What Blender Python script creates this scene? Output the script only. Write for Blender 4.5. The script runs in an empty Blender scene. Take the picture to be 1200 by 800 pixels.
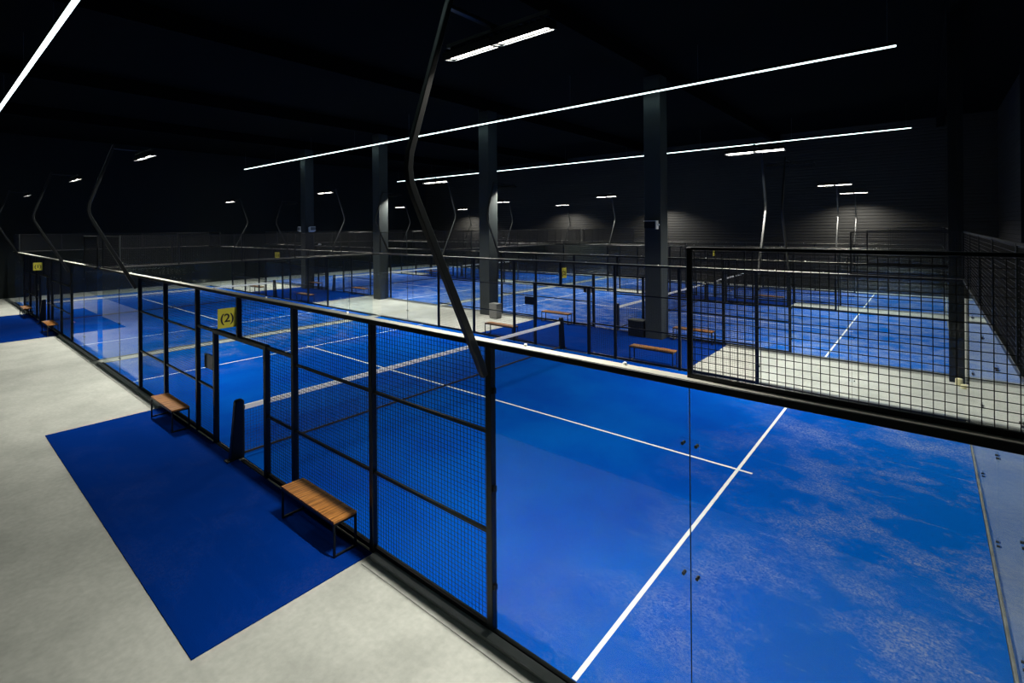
import bpy, bmesh, math, random
from mathutils import Vector, Matrix

random.seed(7)
S = bpy.context.scene
COL = S.collection

# ------------------------------------------------------------------ camera
CAM = Vector((9.3713, -8.7037, 4.0381))
YAW, ROLL = -0.6951, -0.0081
F_PX, V0 = 585.68, 266.57                       # at 1200 x 800
r0 = Vector((math.cos(YAW), -math.sin(YAW), 0)); fw = Vector((math.sin(YAW), math.cos(YAW), 0)); up0 = Vector((0, 0, 1))
rr = r0 * math.cos(ROLL) + up0 * math.sin(ROLL); uu = up0 * math.cos(ROLL) - r0 * math.sin(ROLL)
cd = bpy.data.cameras.new('camera'); cam = bpy.data.objects.new('camera', cd); COL.objects.link(cam)
m = Matrix.Identity(4)
for i in range(3):
    m[i][0], m[i][1], m[i][2], m[i][3] = rr[i], uu[i], -fw[i], CAM[i]
cam.matrix_world = m
cd.sensor_width = 36.0; cd.sensor_fit = 'HORIZONTAL'
cd.lens = F_PX / 1200.0 * 36.0
cd.shift_y = -(400.0 - V0) / 1200.0
cd.clip_start = 0.05; cd.clip_end = 200
S.camera = cam

# ------------------------------------------------------------------ light and exposure
FLOOD_STRENGTH = 4.0        # visible lens
FLOOD_POWER = 38.5          # watts of each lamp unit
FLOOD_SPREAD = 144.0
STRIP_STRENGTH = 1.3
w = bpy.data.worlds.new('world'); S.world = w; w.use_nodes = True
w.node_tree.nodes['Background'].inputs[0].default_value = (0.01, 0.02, 0.03, 1)
w.node_tree.nodes['Background'].inputs[1].default_value = 0.2
vs = S.view_settings
vs.view_transform = 'Standard'; vs.look = 'None'; vs.gamma = 1.0; vs.use_curve_mapping = False
vs.exposure = 2.1
S.cycles.transparent_max_bounces = 32
S.cycles.max_bounces = 8

# ------------------------------------------------------------------ materials
def new_mat(name):
    mt = bpy.data.materials.new(name); mt.use_nodes = True
    nt = mt.node_tree
    return mt, nt, nt.nodes, nt.links, nt.nodes['Principled BSDF']

def plain(name, col, rough=0.5, metal=0.0, spec=0.5, noise=0.0, nscale=20.0):
    mt, nt, N, L, B = new_mat(name)
    B.inputs['Base Color'].default_value = (*col, 1); B.inputs['Roughness'].default_value = rough
    B.inputs['Metallic'].default_value = metal; B.inputs['Specular IOR Level'].default_value = spec
    tc = N.new('ShaderNodeTexCoord'); nz = N.new('ShaderNodeTexNoise'); nz.inputs['Scale'].default_value = nscale
    nz.inputs['Detail'].default_value = 5
    L.new(tc.outputs['Object'], nz.inputs['Vector'])
    mp = N.new('ShaderNodeMapRange'); mp.inputs['To Min'].default_value = 1 - noise; mp.inputs['To Max'].default_value = 1 + noise
    L.new(nz.outputs['Fac'], mp.inputs['Value'])
    mx = N.new('ShaderNodeMix'); mx.data_type = 'RGBA'; mx.blend_type = 'MULTIPLY'; mx.inputs[0].default_value = 1
    mx.inputs[6].default_value = (*col, 1); L.new(mp.outputs[0], mx.inputs[7]); L.new(mx.outputs[2], B.inputs['Base Color'])
    return mt

def emit(name, col, strength):
    mt, nt, N, L, B = new_mat(name)
    N.remove(B); e = N.new('ShaderNodeEmission'); e.inputs[0].default_value = (*col, 1); e.inputs[1].default_value = strength
    L.new(e.outputs[0], N['Material Output'].inputs[0])
    return mt

def glass_mat(name):
    mt, nt, N, L, B = new_mat(name); N.remove(B)
    geo = N.new('ShaderNodeNewGeometry')
    mr = N.new('ShaderNodeMapRange'); mr.inputs['To Min'].default_value = 1.5; mr.inputs['To Max'].default_value = 1 / 1.5
    L.new(geo.outputs['Backfacing'], mr.inputs['Value'])
    fr = N.new('ShaderNodeFresnel'); L.new(mr.outputs[0], fr.inputs['IOR'])
    tr = N.new('ShaderNodeBsdfTransparent'); tr.inputs[0].default_value = (0.955, 0.975, 0.975, 1)
    gl = N.new('ShaderNodeBsdfGlossy'); gl.inputs['Roughness'].default_value = 0.0; gl.inputs[0].default_value = (1, 1, 1, 1)
    mx = N.new('ShaderNodeMixShader'); m3 = N.new('ShaderNodeMapRange'); m3.inputs['To Min'].default_value = 0.72; m3.inputs['To Max'].default_value = 0.25   # back face of the pane adds little
    L.new(geo.outputs['Backfacing'], m3.inputs['Value'])
    mm = N.new('ShaderNodeMath'); mm.operation = 'MULTIPLY'; L.new(fr.outputs[0], mm.inputs[0]); L.new(m3.outputs[0], mm.inputs[1])
    L.new(mm.outputs[0], mx.inputs[0]); L.new(tr.outputs[0], mx.inputs[1]); L.new(gl.outputs[0], mx.inputs[2])
    L.new(mx.outputs[0], N['Material Output'].inputs[0])
    return mt

def turf_mat(name, base, sand_amt, sand_scale, endw, cover=0.47, deep=(0.0002, 0.044, 0.34)):
    """blue sand-filled turf; sand shows more towards the ends (object x)."""
    mt, nt, N, L, B = new_mat(name)
    tc = N.new('ShaderNodeTexCoord')
    def noise(scale, detail, rough, stretch=(1, 1, 1), rot=0.0):
        mp = N.new('ShaderNodeMapping'); mp.inputs['Scale'].default_value = stretch; mp.inputs['Rotation'].default_value = (0, 0, rot)
        L.new(tc.outputs['Object'], mp.inputs[0])
        n = N.new('ShaderNodeTexNoise'); n.inputs['Scale'].default_value = scale; n.inputs['Detail'].default_value = detail
        n.inputs['Roughness'].default_value = rough; n.inputs['Lacunarity'].default_value = 2.2; L.new(mp.outputs[0], n.inputs['Vector']); return n.outputs['Fac']
    def mr(v, a, b, c, d):
        q = N.new('ShaderNodeMapRange'); q.inputs[1].default_value = a; q.inputs[2].default_value = b
        q.inputs[3].default_value = c; q.inputs[4].default_value = d; L.new(v, q.inputs[0]); return q.outputs[0]
    def math_(op, a, b):
        q = N.new('ShaderNodeMath'); q.operation = op
        for i, x in enumerate((a, b)):
            if isinstance(x, (int, float)): q.inputs[i].default_value = x
            else: L.new(x, q.inputs[i])
        return q.outputs[0]
    sep = N.new('ShaderNodeSeparateXYZ'); L.new(tc.outputs['Object'], sep.inputs[0])
    ax = math_('ABSOLUTE', sep.outputs['X'], 0)
    end = mr(ax, endw[0], endw[1], endw[2], 1.0)
    patch = mr(noise(sand_scale, 8, 0.68, (0.9, 1.2, 1), 0.5), cover, cover + 0.25, 0.0, 1.0)
    grain = mr(noise(38, 4, 0.75), 0.42, 0.62, 0.05, 1.0)
    streak = mr(noise(2.2, 6, 0.7, (0.35, 2.6, 1), 0.35), 0.60, 0.74, 0.0, 0.8)
    sand = math_('MULTIPLY', math_('MULTIPLY', math_('ADD', patch, streak), grain), end)
    sand = math_('MINIMUM', math_('MULTIPLY', sand, sand_amt), 0.85)
    tone = mr(noise(0.35, 4, 0.55), 0.3, 0.7, 0.0, 1.0)
    m1 = N.new('ShaderNodeMix'); m1.data_type = 'RGBA'; m1.inputs[6].default_value = (*deep, 1); m1.inputs[7].default_value = (*base, 1)
    L.new(math_('MAXIMUM', math_('MULTIPLY', tone, 0.75), mr(ax, endw[0], endw[1], 0.0, 1.0)), m1.inputs[0])
    m2 = N.new('ShaderNodeMix'); m2.data_type = 'RGBA'; m2.inputs[7].default_value = (0.33, 0.36, 0.46, 1)
    L.new(m1.outputs[2], m2.inputs[6]); L.new(sand, m2.inputs[0]); L.new(m2.outputs[2], B.inputs['Base Color'])
    B.inputs['Roughness'].default_value = 0.95; B.inputs['Specular IOR Level'].default_value = 0.01
    bp = N.new('ShaderNodeBump'); bp.inputs['Strength'].default_value = 0.35; bp.inputs['Distance'].default_value = 0.01
    L.new(noise(140, 2, 0.6), bp.inputs['Height']); L.new(bp.outputs[0], B.inputs['Normal'])
    return mt

def concrete_mat():
    mt, nt, N, L, B = new_mat('concrete')
    tc = N.new('ShaderNodeTexCoord')
    n1 = N.new('ShaderNodeTexNoise'); n1.inputs['Scale'].default_value = 0.9; n1.inputs['Detail'].default_value = 9; n1.inputs['Roughness'].default_value = 0.62
    n2 = N.new('ShaderNodeTexNoise'); n2.inputs['Scale'].default_value = 14; n2.inputs['Detail'].default_value = 6
    L.new(tc.outputs['Object'], n1.inputs['Vector']); L.new(tc.outputs['Object'], n2.inputs['Vector'])
    cr = N.new('ShaderNodeValToRGB'); cr.color_ramp.elements[0].position = 0.25; cr.color_ramp.elements[1].position = 0.62
    cr.color_ramp.elements[0].color = (0.33, 0.345, 0.315, 1); cr.color_ramp.elements[1].color = (0.48, 0.495, 0.455, 1)
    L.new(n1.outputs['Fac'], cr.inputs[0])
    mp = N.new('ShaderNodeMapRange'); mp.inputs[1].default_value = 0.3; mp.inputs[2].default_value = 0.7; mp.inputs[3].default_value = 0.9; mp.inputs[4].default_value = 1.06
    L.new(n2.outputs['Fac'], mp.inputs[0])
    mx = N.new('ShaderNodeMix'); mx.data_type = 'RGBA'; mx.blend_type = 'MULTIPLY'; mx.inputs[0].default_value = 1
    L.new(cr.outputs[0], mx.inputs[6]); L.new(mp.outputs[0], mx.inputs[7]); L.new(mx.outputs[2], B.inputs['Base Color'])
    B.inputs['Roughness'].default_value = 0.75; B.inputs['Specular IOR Level'].default_value = 0.3
    return mt

def wood_mat():
    mt, nt, N, L, B = new_mat('bench_wood')
    tc = N.new('ShaderNodeTexCoord')
    mp = N.new('ShaderNodeMapping'); mp.inputs['Scale'].default_value = (26, 1.6, 10); L.new(tc.outputs['Object'], mp.inputs[0])
    n = N.new('ShaderNodeTexNoise'); n.inputs['Scale'].default_value = 1.6; n.inputs['Detail'].default_value = 5; L.new(mp.outputs[0], n.inputs['Vector'])
    cr = N.new('ShaderNodeValToRGB'); e = cr.color_ramp.elements
    e[0].position = 0.32; e[0].color = (0.12, 0.042, 0.009, 1); e[1].position = 0.7; e[1].color = (0.56, 0.235, 0.05, 1)
    L.new(n.outputs['Fac'], cr.inputs[0]); L.new(cr.outputs[0], B.inputs['Base Color'])
    B.inputs['Roughness'].default_value = 0.5
    return mt

def band_mat():
    """white net tape with a dark printed pattern running along it (object y)."""
    mt, nt, N, L, B = new_mat('net_tape')
    tc = N.new('ShaderNodeTexCoord')
    mp = N.new('ShaderNodeMapping'); mp.inputs['Scale'].default_value = (0.0, 22, 40); L.new(tc.outputs['Object'], mp.inputs[0])
    n = N.new('ShaderNodeTexNoise'); n.inputs['Scale'].default_value = 1.0; n.inputs['Detail'].default_value = 1; L.new(mp.outputs[0], n.inputs['Vector'])
    cr = N.new('ShaderNodeValToRGB'); cr.color_ramp.interpolation = 'CONSTANT'; e = cr.color_ramp.elements
    e[0].position = 0; e[0].color = (0.92, 0.92, 0.90, 1); e[1].position = 0.74; e[1].color = (0.10, 0.10, 0.12, 1)
    L.new(n.outputs['Fac'], cr.inputs[0]); L.new(cr.outputs[0], B.inputs['Base Color']); B.inputs['Roughness'].default_value = 0.7
    return mt

M = {}
M['black'] = plain('black_painted_steel', (0.003, 0.005, 0.006), 0.42, 0.0, 0.35, 0.15, 9)
M['wire'] = plain('black_wire', (0.010, 0.011, 0.012), 0.5, 0.0, 0.4)
M['mast'] = plain('mast_paint', (0.006, 0.0075, 0.008), 0.35, 0.0, 0.4, 0.1, 5)
M['cap'] = plain('lit_rail_face', (0.46, 0.455, 0.40), 0.42, 0.5, 0.5, 0.15, 6)  # light falling on the dark rail tops, put into a pale colour
M['steel'] = plain('bolt_steel', (0.06, 0.06, 0.06), 0.35, 0.6)
M['white'] = plain('white_plastic', (0.75, 0.76, 0.74), 0.5)
M['pale'] = plain('line_white', (0.80, 0.81, 0.80), 0.8, 0, 0.2, 0.06, 4)
M['glass'] = glass_mat('court_glass')
M['clampglass'] = M['glass']
M['concrete'] = concrete_mat()
M['sandy'] = plain('sandy_channel', (0.20, 0.21, 0.20), 0.8, 0, 0.3, 0.8, 4)
M['kerb'] = plain('pale_curb', (0.45, 0.46, 0.43), 0.85, 0, 0.3, 0.35, 7)
M['curb'] = plain('grey_curb', (0.24, 0.26, 0.26), 0.8, 0, 0.3, 0.25, 5)
M['mat'] = turf_mat('walkway_mat', (0.0002, 0.025, 0.20), 0.04, 0.7, (0, 1, 1.0), 0.47, (0.0002, 0.021, 0.165))
BASE = (0.0003, 0.102, 0.47)
M['turf_near'] = turf_mat('turf_near', BASE, 1.05, 0.75, (5.6, 9.6, 0.0))
M['turf_left'] = turf_mat('turf_left', BASE, 0.8, 0.7, (4.0, 9.5, 0.22))
M['turf_sandy'] = turf_mat('turf_sandy', BASE, 1.3, 1.5, (0.0, 6.0, 0.8), 0.42)
M['turf_mid'] = turf_mat('turf_mid', BASE, 1.4, 0.9, (2.0, 8.0, 0.6), 0.42)
M['wall'] = plain('dark_cladding', (0.020, 0.0195, 0.0178), 0.6, 0.0, 0.4, 0.12, 1.5)
M['wallblack'] = plain('black_wall', (0.003, 0.007, 0.008), 0.8, 0, 0.3, 0.15, 1.0)
M['ceiling'] = plain('black_ceiling', (0.0006, 0.0018, 0.0022), 0.9, 0, 0.05)
M['pillar'] = plain('pillar_paint', (0.028, 0.036, 0.037), 0.6, 0, 0.4, 0.12, 2.0)
M['wood'] = wood_mat()
M['band'] = band_mat()
M['net'] = plain('net_cord', (0.012, 0.012, 0.014), 0.8)
M['yellow'] = plain('yellow_sign', (0.80, 0.72, 0.06), 0.5)
M['ink'] = plain('sign_ink', (0.012, 0.012, 0.012), 0.6)
M['greyplate'] = plain('grey_plate', (0.28, 0.28, 0.27), 0.45, 0.3)
M['grey'] = plain('grey_bin_paint', (0.20, 0.20, 0.19), 0.5)
M['tape'] = plain('cream_tape', (0.75, 0.70, 0.42), 0.6)
M['flood'] = emit('flood_lens', (1.0, 0.94, 0.83), FLOOD_STRENGTH)
M['strip'] = emit('strip_diffuser', (0.72, 1.0, 0.98), STRIP_STRENGTH)
M['offlens'] = plain('unlit_lens', (0.3, 0.3, 0.3), 0.2)

# ------------------------------------------------------------------ helpers
class MB:
    def __init__(s): s.v = []; s.f = []
    def box(s, x0, x1, y0, y1, z0, z1):
        b = len(s.v)
        s.v += [(x0,y0,z0),(x1,y0,z0),(x1,y1,z0),(x0,y1,z0),(x0,y0,z1),(x1,y0,z1),(x1,y1,z1),(x0,y1,z1)]
        s.f += [tuple(b+i for i in q) for q in ((0,3,2,1),(4,5,6,7),(0,1,5,4),(1,2,6,5),(2,3,7,6),(3,0,4,7))]; return s
    def tube(s, a, b, r, n=8, cap=True, ra=None):
        a = Vector(a); b = Vector(b); d = (b-a).normalized()
        t = Vector((0,0,1)) if abs(d.z) < .9 else Vector((1,0,0))
        p = d.cross(t).normalized(); q = d.cross(p); k = len(s.v)
        for c, rad in ((a, r), (b, r if ra is None else ra)):
            for i in range(n):
                an = 2*math.pi*(i+.5)/n; s.v.append(tuple(c + (p*math.cos(an)+q*math.sin(an))*rad))
        for i in range(n):
            j = (i+1) % n; s.f.append((k+i, k+j, k+n+j, k+n+i))
        if cap:
            s.f.append(tuple(k+i for i in reversed(range(n)))); s.f.append(tuple(k+n+i for i in range(n)))
        return s
    def sweep(s, pts, hw, hd, side=(1,0,0)):
        """square bar along a path; side = constant width axis."""
        side = Vector(side); k = len(s.v); P = [Vector(p) for p in pts]
        for i, p in enumerate(P):
            t = (P[min(i+1, len(P)-1)] - P[max(i-1, 0)]).normalized(); nrm = side.cross(t).normalized()
            h = hd[i] if isinstance(hd, (list, tuple)) else hd
            for a, b in ((-1,-1),(1,-1),(1,1),(-1,1)): s.v.append(tuple(p + side*hw*a + nrm*h*b))
        for i in range(len(P)-1):
            for j in range(4):
                jj = (j+1) % 4; s.f.append((k+4*i+j, k+4*i+jj, k+4*i+4+jj, k+4*i+4+j))
        s.f.append((k+3,k+2,k+1,k)); e = k+4*(len(P)-1); s.f.append((e,e+1,e+2,e+3)); return s
    def prism(s, prof, x0, x1):
        """closed profile of (y, z) extruded along x."""
        k = len(s.v); n = len(prof)
        s.v += [(x0,y,z) for y, z in prof] + [(x1,y,z) for y, z in prof]
        for i in range(n):
            j = (i+1) % n; s.f.append((k+i, k+j, k+n+j, k+n+i))
        s.f.append(tuple(k+i for i in reversed(range(n)))); s.f.append(tuple(k+n+i for i in range(n))); return s
    def mesh(s, name, mat, bevel=0.0):
        me = bpy.data.meshes.new(name); me.from_pydata(s.v, [], s.f)
        bm = bmesh.new(); bm.from_mesh(me)
        bmesh.ops.recalc_face_normals(bm, faces=bm.faces)
        if bevel: bmesh.ops.bevel(bm, geom=list(bm.edges), offset=bevel, segments=1, affect='EDGES', profile=0.5)
        bm.to_mesh(me); bm.free()
        me.materials.append(M[mat]); return me

CACHE = {}
def data(key, fn):
    if key not in CACHE: CACHE[key] = fn()
    return CACHE[key]

def put(name, me, parent=None, loc=(0,0,0), rz=0.0, **props):
    o = bpy.data.objects.new(name, me); COL.objects.link(o); o.location = loc; o.rotation_euler = (0,0,rz)
    if parent is not None: o.parent = parent
    for k, v in props.items(): o[k] = v
    return o
def thing(name, label, cat, loc=(0,0,0), rz=0.0, group=None):
    o = put(name, None, None, loc, rz); o.empty_display_size = 0.3
    o['label'] = label; o['category'] = cat
    if group: o['group'] = group
    return o
def tag(o, label, cat, group=None):
    o['label'] = label; o['category'] = cat
    if group: o['group'] = group
    return o
def boxdata(name, mat, sx, sy, sz, bevel=0.0, base=True):
    """box centred in x, y; standing on z = 0 when base."""
    key = ('box', name, mat, round(sx,4), round(sy,4), round(sz,4), bevel, base)
    z0, z1 = (0, sz) if base else (-sz/2, sz/2)
    return data(key, lambda: MB().box(-sx/2,sx/2,-sy/2,sy/2,z0,z1).mesh(name, mat, bevel))

def wire_panel(wd, ht, cell=0.05, r=0.0019):
    """welded square wire grid in the x-z plane, from the origin to (wd, ht)."""
    def mk():
        b = MB(); nx = max(1, round(wd/cell)); nz = max(1, round(ht/cell))
        for i in range(nx+1):
            x = wd*i/nx
            b.tube((x,0,0),(x,0,ht), r*1.414, 4, False)
        for j in range(nz+1):
            z = ht*j/nz
            b.tube((0,0.004,z),(wd,0.004,z), r*1.414, 4, False)
        return b.mesh('wire_mesh', 'wire')
    return data(('wire', round(wd,3), round(ht,3), cell), mk)

# ------------------------------------------------------------------ the hall
XL, XR, YF, YB, HC = -33.5, 12.2, -11.0, 27.85, 10.0
def structure(name, me, loc=(0,0,0), rz=0.0): return put(name, me, None, loc, rz, kind='structure')
structure('floor', MB().box(XL-.2, XR+.2, YF-.2, YB+.2, -0.2, 0.0).mesh('floor', 'concrete'))
structure('ceiling', MB().box(XL-.2, XR+.2, YF-.2, YB+.2, HC, HC+.2).mesh('ceiling', 'ceiling'))
def cladding(length, height, pitch=0.19, depth=0.022):
    """horizontal ribbed cladding, face towards -y, along x from 0."""
    prof = []; z = 0.0
    while z < height - 1e-6:
        prof += [(0.0, z), (-depth, z+.03), (-depth, z+pitch-.03), (0.0, z+pitch-.012)]; z += pitch
    prof += [(0.0, z), (0.2, z), (0.2, 0.0)]
    return MB().prism(prof, 0, length).mesh('cladding', 'wall')
structure('wall_back', cladding(XR-XL+.4, HC), (XL-.2, YB, 0))
structure('wall_right', cladding(YB-YF+.4, HC), (XR, YB+.2, 0), -math.pi/2)
structure('wall_left', MB().box(XL-.2, XL, YF-.2, YB+.2, 0, HC).mesh('wall_left', 'wallblack'))
structure('wall_front', MB().box(XL-.2, XR+.2, YF-.2, YF, 0, HC).mesh('wall_front', 'wallblack'))
# mezzanine unseen under the camera; dark wall below added to cut glass reflections
structure('wall_reflection_blocker', MB().box(XL-.2, XR+.2, YF, -8.66, 0, 2.28).mesh('wall_reflection_blocker', 'wallblack'))
structure('trim_8', MB().box(XL-.2, XR+.2, YF, -8.64, 2.28, 2.52).mesh('unseen_mezzanine_slab', 'wallblack'))
for i, x in enumerate((9.88, 1.76, -6.5, -14.95, -23.3)):
    structure('trim_%d' % (i+1), MB().box(x-.15, x+.15, YF, YB, HC-.55, HC).mesh('roof_beam', 'ceiling'))
structure('trim_6', MB().box(XR-.16, XR-.02, 18.0, 18.14, 0, HC).mesh('wall_post', 'wallblack'))
structure('trim_7', MB().box(XR-.16, XR-.02, 12.4, 12.54, 0, HC).mesh('wall_post', 'wallblack'))

# ------------------------------------------------------------------ courts
FH = 2.91; TOPH = 3.88; G = 1.07
COURTS = [  # key, centre x, centre y, half width, turf, description
    ('near', 0.0, 0.0, 5.0, 'turf_near', 'the nearest court'),
    ('left', -20.5, 0.0, 5.0, 'turf_left', 'the front court at far left'),
    ('mid', 0.0, 13.97, 5.0, 'turf_sandy', 'the sandy court beyond the pillars at right'),
    ('midleft', -20.5, 13.97, 5.0, 'turf_mid', 'the court beyond the pillars at left'),
    ('back', 0.0, 23.65, 3.05, 'turf_mid', 'the narrow court along the back wall at right'),
    ('backleft', -20.5, 23.65, 3.05, 'turf_left', 'the narrow court along the back wall at left'),
]
SHORT = {'near': 'nearest court', 'left': 'far left front court', 'mid': 'sandy court beyond the pillars',
         'midleft': 'left court beyond the pillars', 'back': 'right court along back wall', 'backleft': 'left court along back wall'}

def clamp(parent, x, y, z, s, at_post=False):
    """small clamp plate with two bolts over a glass joint (child of the pane)."""
    def mk():
        b = MB().box(-.07,.07,-.012,.012,-.04,.04); return b.mesh('glass_clamp', 'clampglass', .003)
    def mkb():
        return MB().tube((0,-.02,0),(0,.02,0), .012, 8).mesh('clamp_bolt', 'steel')
    def mkp():
        return MB().box(-.02,.06,-.02,.02,-.03,.03).mesh('post_clamp', 'black', .004)
    if at_post:
        put('post_clamp', data('mkp%d' % s, mkp), parent, (x, y, z), 0 if s > 0 else math.pi)
    else:
        put('glass_clamp', data('mk', mk), parent, (x, y, z))
        for px in (-.05, .05): put('clamp_bolt', data('mkb', mkb), parent, (x+px, y, z))

def side_fence(court, sgn):
    key, cx, cy, hw, turf, desc = court
    side = {-1: 'near', 1: 'far'}[sgn]
    yo = cy + sgn*(hw+.02)
    t = thing('side_fence', 'black mesh and glass %s side fence of %s' % (side, SHORT[key]), 'fence', (cx, yo, 0))
    P = .078
    for x in (-6,-4,-2,2,4,6):
        put('post', boxdata('post','black',P,P,FH-.05,.006), t, (x,0,0))
    for x in (-G, G):
        put('gate_post', boxdata('gate_post','black',.085,.085,2.1,.006), t, (x,0,0))
    put('gate_post', boxdata('gate_post','black',P,P,.73,.006), t, (0,0,2.13))
    for x in (-8, 8):
        put('upper_post', boxdata('upper_post','black',.036,.036,TOPH-FH,.003), t, (x,-sgn*.02,FH))
    for x in (-9.94, 9.94):
        put('upper_post', boxdata('upper_post','black',.036,.036,TOPH-FH,.003), t, (x - math.copysign(.03,x),-sgn*.02,FH))
    # rails
    rl = put('top_rail', boxdata('top_rail','black',19.98,.12,.055,.004), t, (0,0,FH-.056))
    put('lit_rail_top', boxdata('lit_rail_top','cap',19.98,.112,.004), rl, (0,0,.055), label='rail top face painted pale as if lit')  # thin pale sheet: the rail's lit top painted as colour
    for x in (-6.95, -3.1, -1.2, 1.0, 3.4, 6.43, 7.46):
        put('rail_bolt', data('rail_bolt', lambda: MB().tube((0,0,0),(0,0,.022),.016,8).mesh('rail_bolt','white')), rl, (x, sgn*-.03, .058))
    for x0, x1 in ((-6,-4),(-4,-2),(2,4),(4,6)):
        for z in (1.0, 2.0):
            put('mid_rail', boxdata('mid_rail','black',x1-x0-P,.04,.035,.003,False), t, ((x0+x1)/2,0,z))
        put('bottom_rail', boxdata('bottom_rail','black',x1-x0-P,.05,.06,.003), t, ((x0+x1)/2,0,.02))
        put('mesh_panel', wire_panel(x1-x0-P, FH-.16), t, (x0+P/2,-sgn*.012,.09), kind='stuff')
    for x0, x1 in ((-2,-G),(G,2)):
        put('mid_rail', boxdata('mid_rail','black',abs(x1-x0)-P,.04,.035,.003,False), t, ((x0+x1)/2,0,1.0))
        put('bottom_rail', boxdata('bottom_rail','black',abs(x1-x0)-P,.05,.06,.003), t, ((x0+x1)/2,0,.02))
        put('mesh_panel', wire_panel(abs(x1-x0)-P, 1.98), t, (x0+P/2,-sgn*.012,.09), kind='stuff')
    put('gate_header', boxdata('gate_header','black',4-P,.05,.05,.004), t, (0,0,2.09))
    put('gate_header', boxdata('gate_header','black',2*G+.1,.085,.075,.008), t, (0,0,2.08))
    for x0 in (-2, 0):
        put('mesh_panel', wire_panel(2-P, FH-2.21), t, (x0+P/2,-sgn*.012,2.15), kind='stuff')
    for x in (-.56, .56):
        put('threshold', boxdata('threshold','black',.90,.07,.014,.003), t, (x,0,0))
    # glass ends
    for sx in (-1, 1):
        put('glass_seam', boxdata('glass_seam','black',.004,.014,FH-.12), t, (sx*8,0,.05))
        put('bottom_channel', boxdata('bottom_channel','black',3.93,.05,.05,.003), t, (sx*7.97,0,0))
        for c in (7, 9):
            g = put('glass_panel', boxdata('glass_panel','glass',1.986 if c == 7 else 1.92,.012,FH-.12), t, (sx*(c if c == 7 else 8.967),0,.05))
            for z in (.48, 1.45, 2.42):
                if c == 7:
                    clamp(g, sx*1.0, 0, z-.05, sx)
                    clamp(g, -sx*(1.0-.045), 0, z-.05, -sx, True)
        # upper mesh over the last two metres
        put('mesh_panel', wire_panel(1.95, TOPH-FH-.06, .05, .0022), t, (sx*8.96-.975,-sgn*.02,FH+.03), kind='stuff')
        put('upper_rail', boxdata('upper_rail','black',1.96,.03,.025,.003), t, (sx*8.97,-sgn*.02,TOPH-.02))
        put('upper_rail', boxdata('upper_rail','black',1.96,.034,.034,.003), t, (sx*8.97,-sgn*.022,FH+.002))
        # low grey curb outside the fence where no mat lies
        put('curb', boxdata('curb','kerb',5.9,.22,.012,.003), t, (sx*7.05, sgn*.135, 0))
        put('curb_ledge', boxdata('curb_ledge','curb',5.9,.10,.05,.004), t, (sx*7.05, sgn*.085, 0))
    return t

def end_wall(court, sgn):
    key, cx, cy, hw, turf, desc = court
    side = {-1: 'left', 1: 'right'}[sgn]
    t = thing('end_wall', 'glass end wall with mesh top at %s end of %s' % (side, SHORT[key]), 'fence', (cx+sgn*9.945, cy, 0))
    n = 5 if hw > 4 else 3
    wd = 2*hw/n
    for i in range(n):
        yc = -hw + wd*(i+.5)
        g = put('glass_panel', boxdata('end_glass','glass',.012,wd-.014,FH-.12), t, (0,yc,.05))
        if i < n-1:
            for z in (.48, 1.45, 2.42):
                o = put('glass_clamp', data('endclamp', lambda: MB().box(-.012,.012,-.07,.07,-.04,.04).mesh('glass_clamp','clampglass',.003)), g, (0,wd/2,z-.05))
                for py in (-.05, .05):
                    put('clamp_bolt', data('endbolt', lambda: MB().tube((-.02,0,0),(.02,0,0),.012,8).mesh('clamp_bolt','steel')), g, (0,wd/2+py,z-.05))
        put('mesh_panel', wire_panel(wd-.05, TOPH-FH-.06, .05, .0022), t, (-sgn*.02,yc-wd/2+.025,FH+.03), math.pi/2, kind='stuff')
    for i in range(1, n):
        put('upper_post', boxdata('upper_post','black',.036,.036,TOPH-FH,.003), t, (-sgn*.02,-hw+wd*i,FH))
    put('bottom_channel', boxdata('end_channel','sandy',.035,2*hw,.03,.003), t)
    rl = put('top_rail', boxdata('end_rail','black',.10,2*hw-.14,.05,.004), t, (0,0,FH-.052))
    put('lit_rail_top', boxdata('end_lit_rail_top','cap',.05,2*hw-.14,.004), rl, (sgn*.024,0,.05), label='rail top face painted pale as if lit')
    put('upper_rail', boxdata('end_upper_rail','black',.03,2*hw-.1,.025,.003), t, (-sgn*.02,0,TOPH-.02))
    return t

def net(court):
    key, cx, cy, hw, turf, desc = court
    t = thing('court_net', 'dark net with white top tape across %s' % SHORT[key], 'net', (cx, cy, 0.016))
    L = hw - .06
    def cords():
        b = MB(); n = int(2*L/.05)
        for i in range(n+1):
            y = -L + 2*L*i/n; b.tube((0,y,.07),(0,y,.86), .0022, 4, False)
        for j in range(16):
            z = .07 + .79*j/15; b.tube((.003,-L,z),(.003,L,z), .0022, 4, False)
        return b.mesh('net_mesh', 'net')
    put('net_mesh', data(('cords',hw), cords), t, kind='stuff')
    put('top_tape', data(('tape',hw), lambda: MB().box(-.022,.022,-L,L,.835,.912).mesh('top_tape','band')), t)
    put('bottom_cord', data(('bcord',hw), lambda: MB().box(-.012,.012,-L,L,.05,.085).mesh('bottom_cord','net')), t)
    for s in (-1, 1):
        def pst(s=s):
            prof = [(0.02,0),(0.02,1.0),(0.0,1.03),(-.10,1.03),(-.125,1.0),(-.21,0.03),(-.21,0)]
            if s > 0: prof = [(-y,z) for y, z in prof]
            return MB().prism(prof, -.055, .055).mesh('net_post', 'black', .012)
        p = put('net_post', data(('npost',s), pst), t, (0, s*(hw-.02), 0))
        put('post_foot', boxdata('post_foot','black',.14,.12,.02,.003), p, (0, s*.22, 0.0))
    return t

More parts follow.
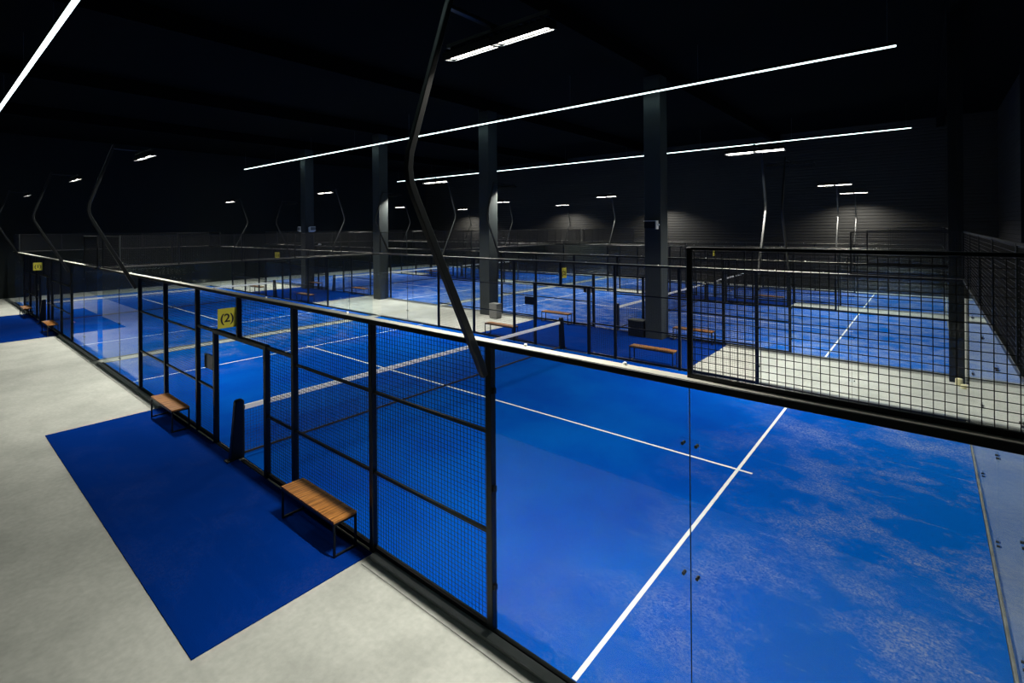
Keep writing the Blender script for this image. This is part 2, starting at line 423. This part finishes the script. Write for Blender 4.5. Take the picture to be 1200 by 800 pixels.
def turf(court):
    key, cx, cy, hw, tm, desc = court
    o = put('court_turf', MB().box(-9.92,9.92,-hw+.03,hw-.03,0,.016).mesh('court_turf', tm), None, (cx,cy,0))
    tag(o, 'blue artificial turf with white lines of %s' % SHORT[key], 'turf')
    for x in (-6.925, 6.925):
        put('service_line', boxdata('service_line','pale',.05,2*hw-.08,.002), o, (x,0,.016))
    put('centre_line', boxdata('centre_line','pale',14.3,.05,.0016), o, (0,0,.016))

def bench(x, y, label):
    t = thing('bench', label, 'bench', (x, y, 0.012), 0, 'wooden benches beside the court gates')
    def seat():
        b = MB(); n = 30; wd = 1.36/n
        for i in range(n):
            x0 = -.68 + wd*i; dz = random.uniform(-.0015,.0015)
            b.box(x0+.0008, x0+wd-.0008, -.16, .16, .418+dz, .446+dz)
        return b.mesh('seat', 'wood')
    def frame():
        b = MB()
        b.box(-.66,.66,-.16,-.135,.392,.417).box(-.66,.66,.135,.16,.392,.417)
        return b.mesh('seat_frame', 'black')
    def leg():
        b = MB()
        b.box(-.0125,.0125,-.16,-.135,0,.417).box(-.0125,.0125,.135,.16,0,.417)
        b.box(-.0125,.0125,-.135,.135,0,.025).box(-.0125,.0125,-.135,.135,.392,.417)
        return b.mesh('leg_frame', 'black')
    put('seat', data('bseat', seat), t); put('seat_frame', data('bframe', frame), t)
    for sx in (-1, 1): put('leg_frame', data('bleg', leg), t, (sx*.665,0,0))
    return t

def flag_sign(court, sgn, text, label):
    key, cx, cy, hw, tm, desc = court
    t = thing('number_sign', label, 'sign', (cx, cy + sgn*(hw+.065), 2.34), 0)
    put('plate', data('fplate%d' % sgn, lambda: MB().box(-.006,.006,min(0,sgn*.30),max(0,sgn*.30),0,.34).mesh('plate','yellow',.002)), t)
    if text:
        fc = bpy.data.curves.new('number', 'FONT'); fc.body = text; fc.size = .20; fc.extrude = .001; fc.align_x = 'CENTER'; fc.align_y = 'CENTER'
        fc.offset = .004
        tmp = bpy.data.objects.new('tmp', fc); COL.objects.link(tmp)
        dg = bpy.context.evaluated_depsgraph_get(); me = bpy.data.meshes.new_from_object(tmp.evaluated_get(dg))
        bpy.data.objects.remove(tmp)
        me.materials.clear(); me.materials.append(M['ink'])
        for side in (1, -1):
            o = put('number', me, t, (side*.008, sgn*.15, .165)); o.rotation_euler = (math.pi/2, 0, side*math.pi/2)
    return t

def gate_plate(court, sgn, label):
    key, cx, cy, hw, tm, desc = court
    t = thing('notice_plate', label, 'plate', (cx-1.33, cy + sgn*(hw+.05), 1.36), 0)
    put('plate', boxdata('plate','greyplate',.26,.012,.27,.003), t, (.06,0,0))
    put('plate_frame', data('pframe', lambda: MB().box(-.2,-.07,-.012,.012,0,.02).box(-.2,-.07,-.012,.012,.25,.27).box(-.2,-.18,-.012,.012,.02,.25).mesh('plate_frame','black')), t)
    put('backing', boxdata('backing','black',.40,.006,.27), t, (0,-sgn*.022,0))

def lamp_data():
    ld = bpy.data.lights.new('lamp', 'AREA'); ld.shape = 'RECTANGLE'; ld.size = .62; ld.size_y = .11
    ld.energy = FLOOD_POWER; ld.spread = math.radians(FLOOD_SPREAD); ld.color = (1.0, .965, .87)
    return ld

def mast(cx, yf, sgn, label, lit=True, inset=0.12):
    """bent floodlight mast; yf = fence line, sgn = outward side."""
    t = thing('floodlight_mast', label, 'floodlight', (cx, yf, 0), 0, 'floodlight masts on the side fences')
    def pole():
        pts = [(.088,2.58),(.13,2.68),(.93,4.30),(.985,4.43),(1.0,4.55),(.985,4.68),(.53,6.08),(.50,6.15)]
        return MB().sweep([(0, sgn*o, z) for o, z in pts], .028, [.034,.043,.033,.032,.031,.030,.028,.028]).mesh('pole', 'mast', .006)
    put('pole', data(('pole',sgn), pole), t)
    def arm():
        b = MB(); b.box(-.03,.03,min(sgn*(-.02-inset),sgn*.53),max(sgn*(-.02-inset),sgn*.53),6.05,6.09)
        return b.mesh('bracket_arm', 'black', .004)
    put('bracket_arm', data(('arm',sgn,inset), arm), t)
    put('crossbar', data('crossbar', lambda: MB().box(-.68,.68,-.025,.025,6.01,6.05).mesh('crossbar','black',.004)), t, (0,-sgn*(inset-.02),0))
    for sx in (-1, 1):
        def house():
            b = MB(); b.box(-.335,.335,-.08,.08,.02,.055)
            b.box(-.335,.335,-.085,-.07,-.022,.02).box(-.335,.335,.07,.085,-.022,.02)
            b.box(-.345,-.33,-.085,.085,-.022,.055).box(.33,.345,-.085,.085,-.022,.055)
            for i in range(9): b.box(-.30+.075*i-.006,-.30+.075*i+.006,-.07,.07,.055,.085)
            b.box(-.26,-.24,-.02,.02,.085,.11).box(.24,.26,-.02,.02,.085,.11)
            return b.mesh('floodlight', 'black')
        f = put('floodlight', data('house', house), t, (sx*.352, -sgn*inset, 5.905))
        f.rotation_euler = (-sgn*math.radians(10), 0, 0)
        put('lens', data('lens%d' % lit, lambda: MB().box(-.31,.31,-.055,.055,-.002,.018).mesh('lens', 'flood' if lit else 'offlens')), f)
        if lit:
            ld = data('lamp', lamp_data); lo = put('lamp', ld, f, (0, 0, -.004))
    return t

for c in COURTS:
    turf(c); net(c)
    for s in (-1, 1): side_fence(c, s); end_wall(c, s)

C = {c[0]: c for c in COURTS}
# floodlight masts
for key, sides in (('near',(-1,1)),('left',(-1,1)),('mid',(-1,1)),('midleft',(-1,1)),('back',(1,)),('backleft',(1,))):
    k, cx, cy, hw, tm, desc = C[key]
    for s in sides:
        for x in (-6, 6):
            lit = True
            mast(cx+x, cy+s*(hw+.02), s, 'bent floodlight mast on %s end of %s side of %s' % ('left' if x < 0 else 'right', 'near' if s < 0 else 'far', SHORT[key]), lit, .2 if key.startswith('mid') and s == -1 else .12)

# walkway mats
def mat_(x0, x1, y0, y1, label):
    o = put('walkway_mat', MB().box(-(x1-x0)/2,(x1-x0)/2,-(y1-y0)/2,(y1-y0)/2,0,.012).mesh('walkway_mat','mat'), None, ((x0+x1)/2,(y0+y1)/2,0))
    tag(o, label, 'mat')
mat_(-4.05, 4.03, -7.05, -5.066, 'dark blue mat on concrete before the nearest court gate')
mat_(-24.55, -16.5, -7.05, -5.066, 'dark blue mat before the gate of far left front court')
mat_(-3.9, 4.1, 5.066, 8.90, 'dark blue mat across the aisle around the right hand pillar')
mat_(-24.4, -16.6, 5.066, 8.90, 'dark blue mat across the aisle far left behind front court')
mat_(-4.0, 4.0, 19.056, 20.515, 'dark blue mat strip between the two far right courts')
mat_(-24.5, -16.5, 19.056, 20.515, 'dark blue mat strip between the two far left courts')

# benches
for x, y, lb in (
    (3.09, -5.27, 'slatted wooden bench nearest the camera on the blue mat'),
    (-2.88, -5.27, 'slatted wooden bench left of the gate of nearest court'),
    (-17.2, -5.27, 'wooden bench on the right end of far left front mat'),
    (-23.6, -5.27, 'wooden bench on the left end of far left front mat'),
    (3.09, 5.27, 'wooden bench in the aisle in front of the pillar box'),
    (-2.85, 5.27, 'wooden bench at the aisle mat edge behind nearest net'),
    (-17.3, 5.27, 'wooden bench in the left aisle by front court, right one'),
    (-23.4, 5.27, 'wooden bench in the left aisle by front court, left one'),
    (3.05, 8.72, 'wooden bench right of the pillar against the sandy court'),
    (-2.75, 8.72, 'wooden bench left of the pillar box against the sandy court'),
    (-17.25, 8.72, 'wooden bench against left court beyond the pillars, right one'),
    (-22.6, 8.72, 'wooden bench against left court beyond the pillars, left one'),
    (3.1, 19.3, 'wooden bench on the mat strip between far right courts'),
    (-22.9, 19.3, 'wooden bench on the mat strip between far left courts')):
    bench(x, y, lb)

# number signs and gate plates
flag_sign(C['near'], -1, '(2)', 'yellow sign reading (2) beside the nearest court gate')
flag_sign(C['left'], -1, '(1)', 'yellow sign reading (1) on the far left front court')
flag_sign(C['near'], 1, '(2)', 'yellow sign edge-on over the far gate of nearest court')
flag_sign(C['left'], 1, '(1)', 'yellow sign over the far gate of left front court')
flag_sign(C['back'], -1, '', 'small yellow sign edge-on over back right court gate')
gate_plate(C['near'], -1, 'grey metal notice plate beside the nearest gate post')
gate_plate(C['near'], 1, 'dark notice plate on the far fence behind the nearest net')
gate_plate(C['mid'], -1, 'small framed notice plate at the gate of the sandy court')
gate_plate(C['left'], -1, 'small notice plate at the gate of far left front court')

# pillars
def pillar(x, label, wd=.62, y0=8.29):
    o = put('pillar', MB().box(-wd/2,wd/2,0,wd,0,HC-.55).mesh('pillar','pillar',.012), None, (x,y0,0)); tag(o, label, 'pillar', 'pillars along the aisle'); return o
pillar(1.76, 'square dark pillar nearest, rising from blue aisle mat with camera')
pillar(-6.5, 'square dark pillar on concrete with grey bin at foot')
pillar(-14.95, 'square dark pillar second from left, seen through nearest court glass')
pillar(-23.3, 'square dark pillar furthest left with two small speakers')
cb = MB(); cb.box(-.15,.15,0,.02,0,HC-.55).box(-.15,.15,.18,.2,0,HC-.55).box(-.012,.012,.02,.18,0,HC-.55)
cb.box(.03,.15,-.012,0,0,HC-.55)
o = put('steel_column', cb.mesh('steel_column','black',.002), None, (9.90,8.29,0)); tag(o, 'slim black steel column at right, cream rolls at its foot', 'pillar')

# things by the pillars
t = thing('litter_bin', 'grey litter bin at the foot of concrete aisle pillar', 'bin', (-5.55, 7.98, 0))
put('body', MB().box(-.22,.22,-.17,.17,.02,.60).mesh('body','grey',.012), t)
put('lid', MB().box(-.23,.23,-.18,.18,.60,.66).mesh('lid','grey',.01), t)
put('base', MB().box(-.20,.20,-.15,.15,0,.02).mesh('base','black'), t)
t = thing('storage_box', 'black box with grey lid beside the nearest pillar', 'box', (1.10, 8.42, 0.012))
put('body', MB().box(-.30,.30,-.20,.20,0,.56).mesh('body','black',.01), t)
put('lid', MB().box(-.31,.31,-.21,.21,.56,.60).mesh('lid','pillar',.01), t)
t = thing('security_camera', 'white framed box camera high on the nearest pillar', 'camera', (1.80, 8.29, 4.10))
put('body', MB().box(-.24,.18,-.26,-.05,-.13,.12).mesh('body','black',.01), t)
put('hood', MB().box(-.26,.20,-.28,-.03,.12,.145).mesh('hood','white',.004), t)
put('side_plate', MB().box(.18,.21,-.26,-.05,-.16,.12).mesh('side_plate','white',.004), t)
put('wall_bracket', MB().box(.05,.12,-.06,0,-.05,.05).tube((.21,-.12,0),(.27,-.12,0),.03,8).mesh('wall_bracket','white'), t)
for x, y, rz, lb in ((-23.86, 8.42, .0, 'small pale speaker on left side of furthest left pillar'), (-22.72, 8.62, math.pi/2, 'small pale speaker right of the furthest left pillar')):
    t = thing('speaker', lb, 'speaker', (x, y, 4.05), rz)
    put('body', data('spk', lambda: MB().prism([(-.14,-.12),(.10,-.2),(.14,.10),(-.10,.18)],-.2,.2).mesh('body','white',.015)), t)
    put('grille', data('spkg', lambda: MB().box(-.17,.17,-.16,-.14,-.08,.12).mesh('grille','grey')), t)
    put('bracket', data('spkb', lambda: MB().box(-.04,.04,.10,.28,-.03,.03).mesh('bracket','black')), t, (0,0,0), -rz - math.pi/2 if rz == 0 else 0)
for i, (x, y, lb) in enumerate(((9.93, 8.05, 'cream tape roll standing against the slim steel column'), (10.02, 7.80, 'cream tape roll lying in front of the other one'))):
    o = put('tape_roll', MB().tube((0,0,0),(0,0,.17 if i == 0 else .09),.075,14).mesh('tape_roll','tape',.01), None, (x,y,0)); tag(o, lb, 'roll')

# linear lights
def strip(y, x0, x1, label):
    t = thing('linear_light', label, 'light', ((x0+x1)/2, y, 8.75), 0, 'long linear lights under the roof')
    h = (x1-x0)/2
    put('housing', MB().box(-h,h,-.06,.06,.0,.09).mesh('housing','black',.004), t)
    put('diffuser', MB().box(-h+.01,h-.01,-.05,.05,-.02,0).mesh('diffuser','strip'), t)
    n = 9
    for i in range(n):
        put('hanger_wire', data('hang', lambda: MB().tube((0,0,.09),(0,0,HC-8.75),.004,4).mesh('hanger_wire','greyplate')), t, (-h+.2+(2*h-.4)*i/(n-1),0,0))
strip(-6.55, -31.6, 8.75, 'long white linear light over the near concrete walkway')
strip(7.9, -31.6, 8.75, 'long white linear light running in front of the pillars')
strip(22.5, -31.6, 8.75, 'long white linear light over the courts along back wall')

# small round fittings
for x, y, z, lb in ((-22.3, 8.93, 2.915, 'small round white lamp on the fence rail by furthest left pillar'),):
    t = thing('rail_lamp', lb, 'lamp', (x, y, z))
    put('globe', MB().tube((0,0,.05),(0,0,.12),.11,12,True,.09).tube((0,0,.12),(0,0,.17),.09,12,True,.04).mesh('globe','white',.004), t)
    put('base', MB().box(-.05,.05,-.05,.05,0,.05).mesh('base','black'), t)
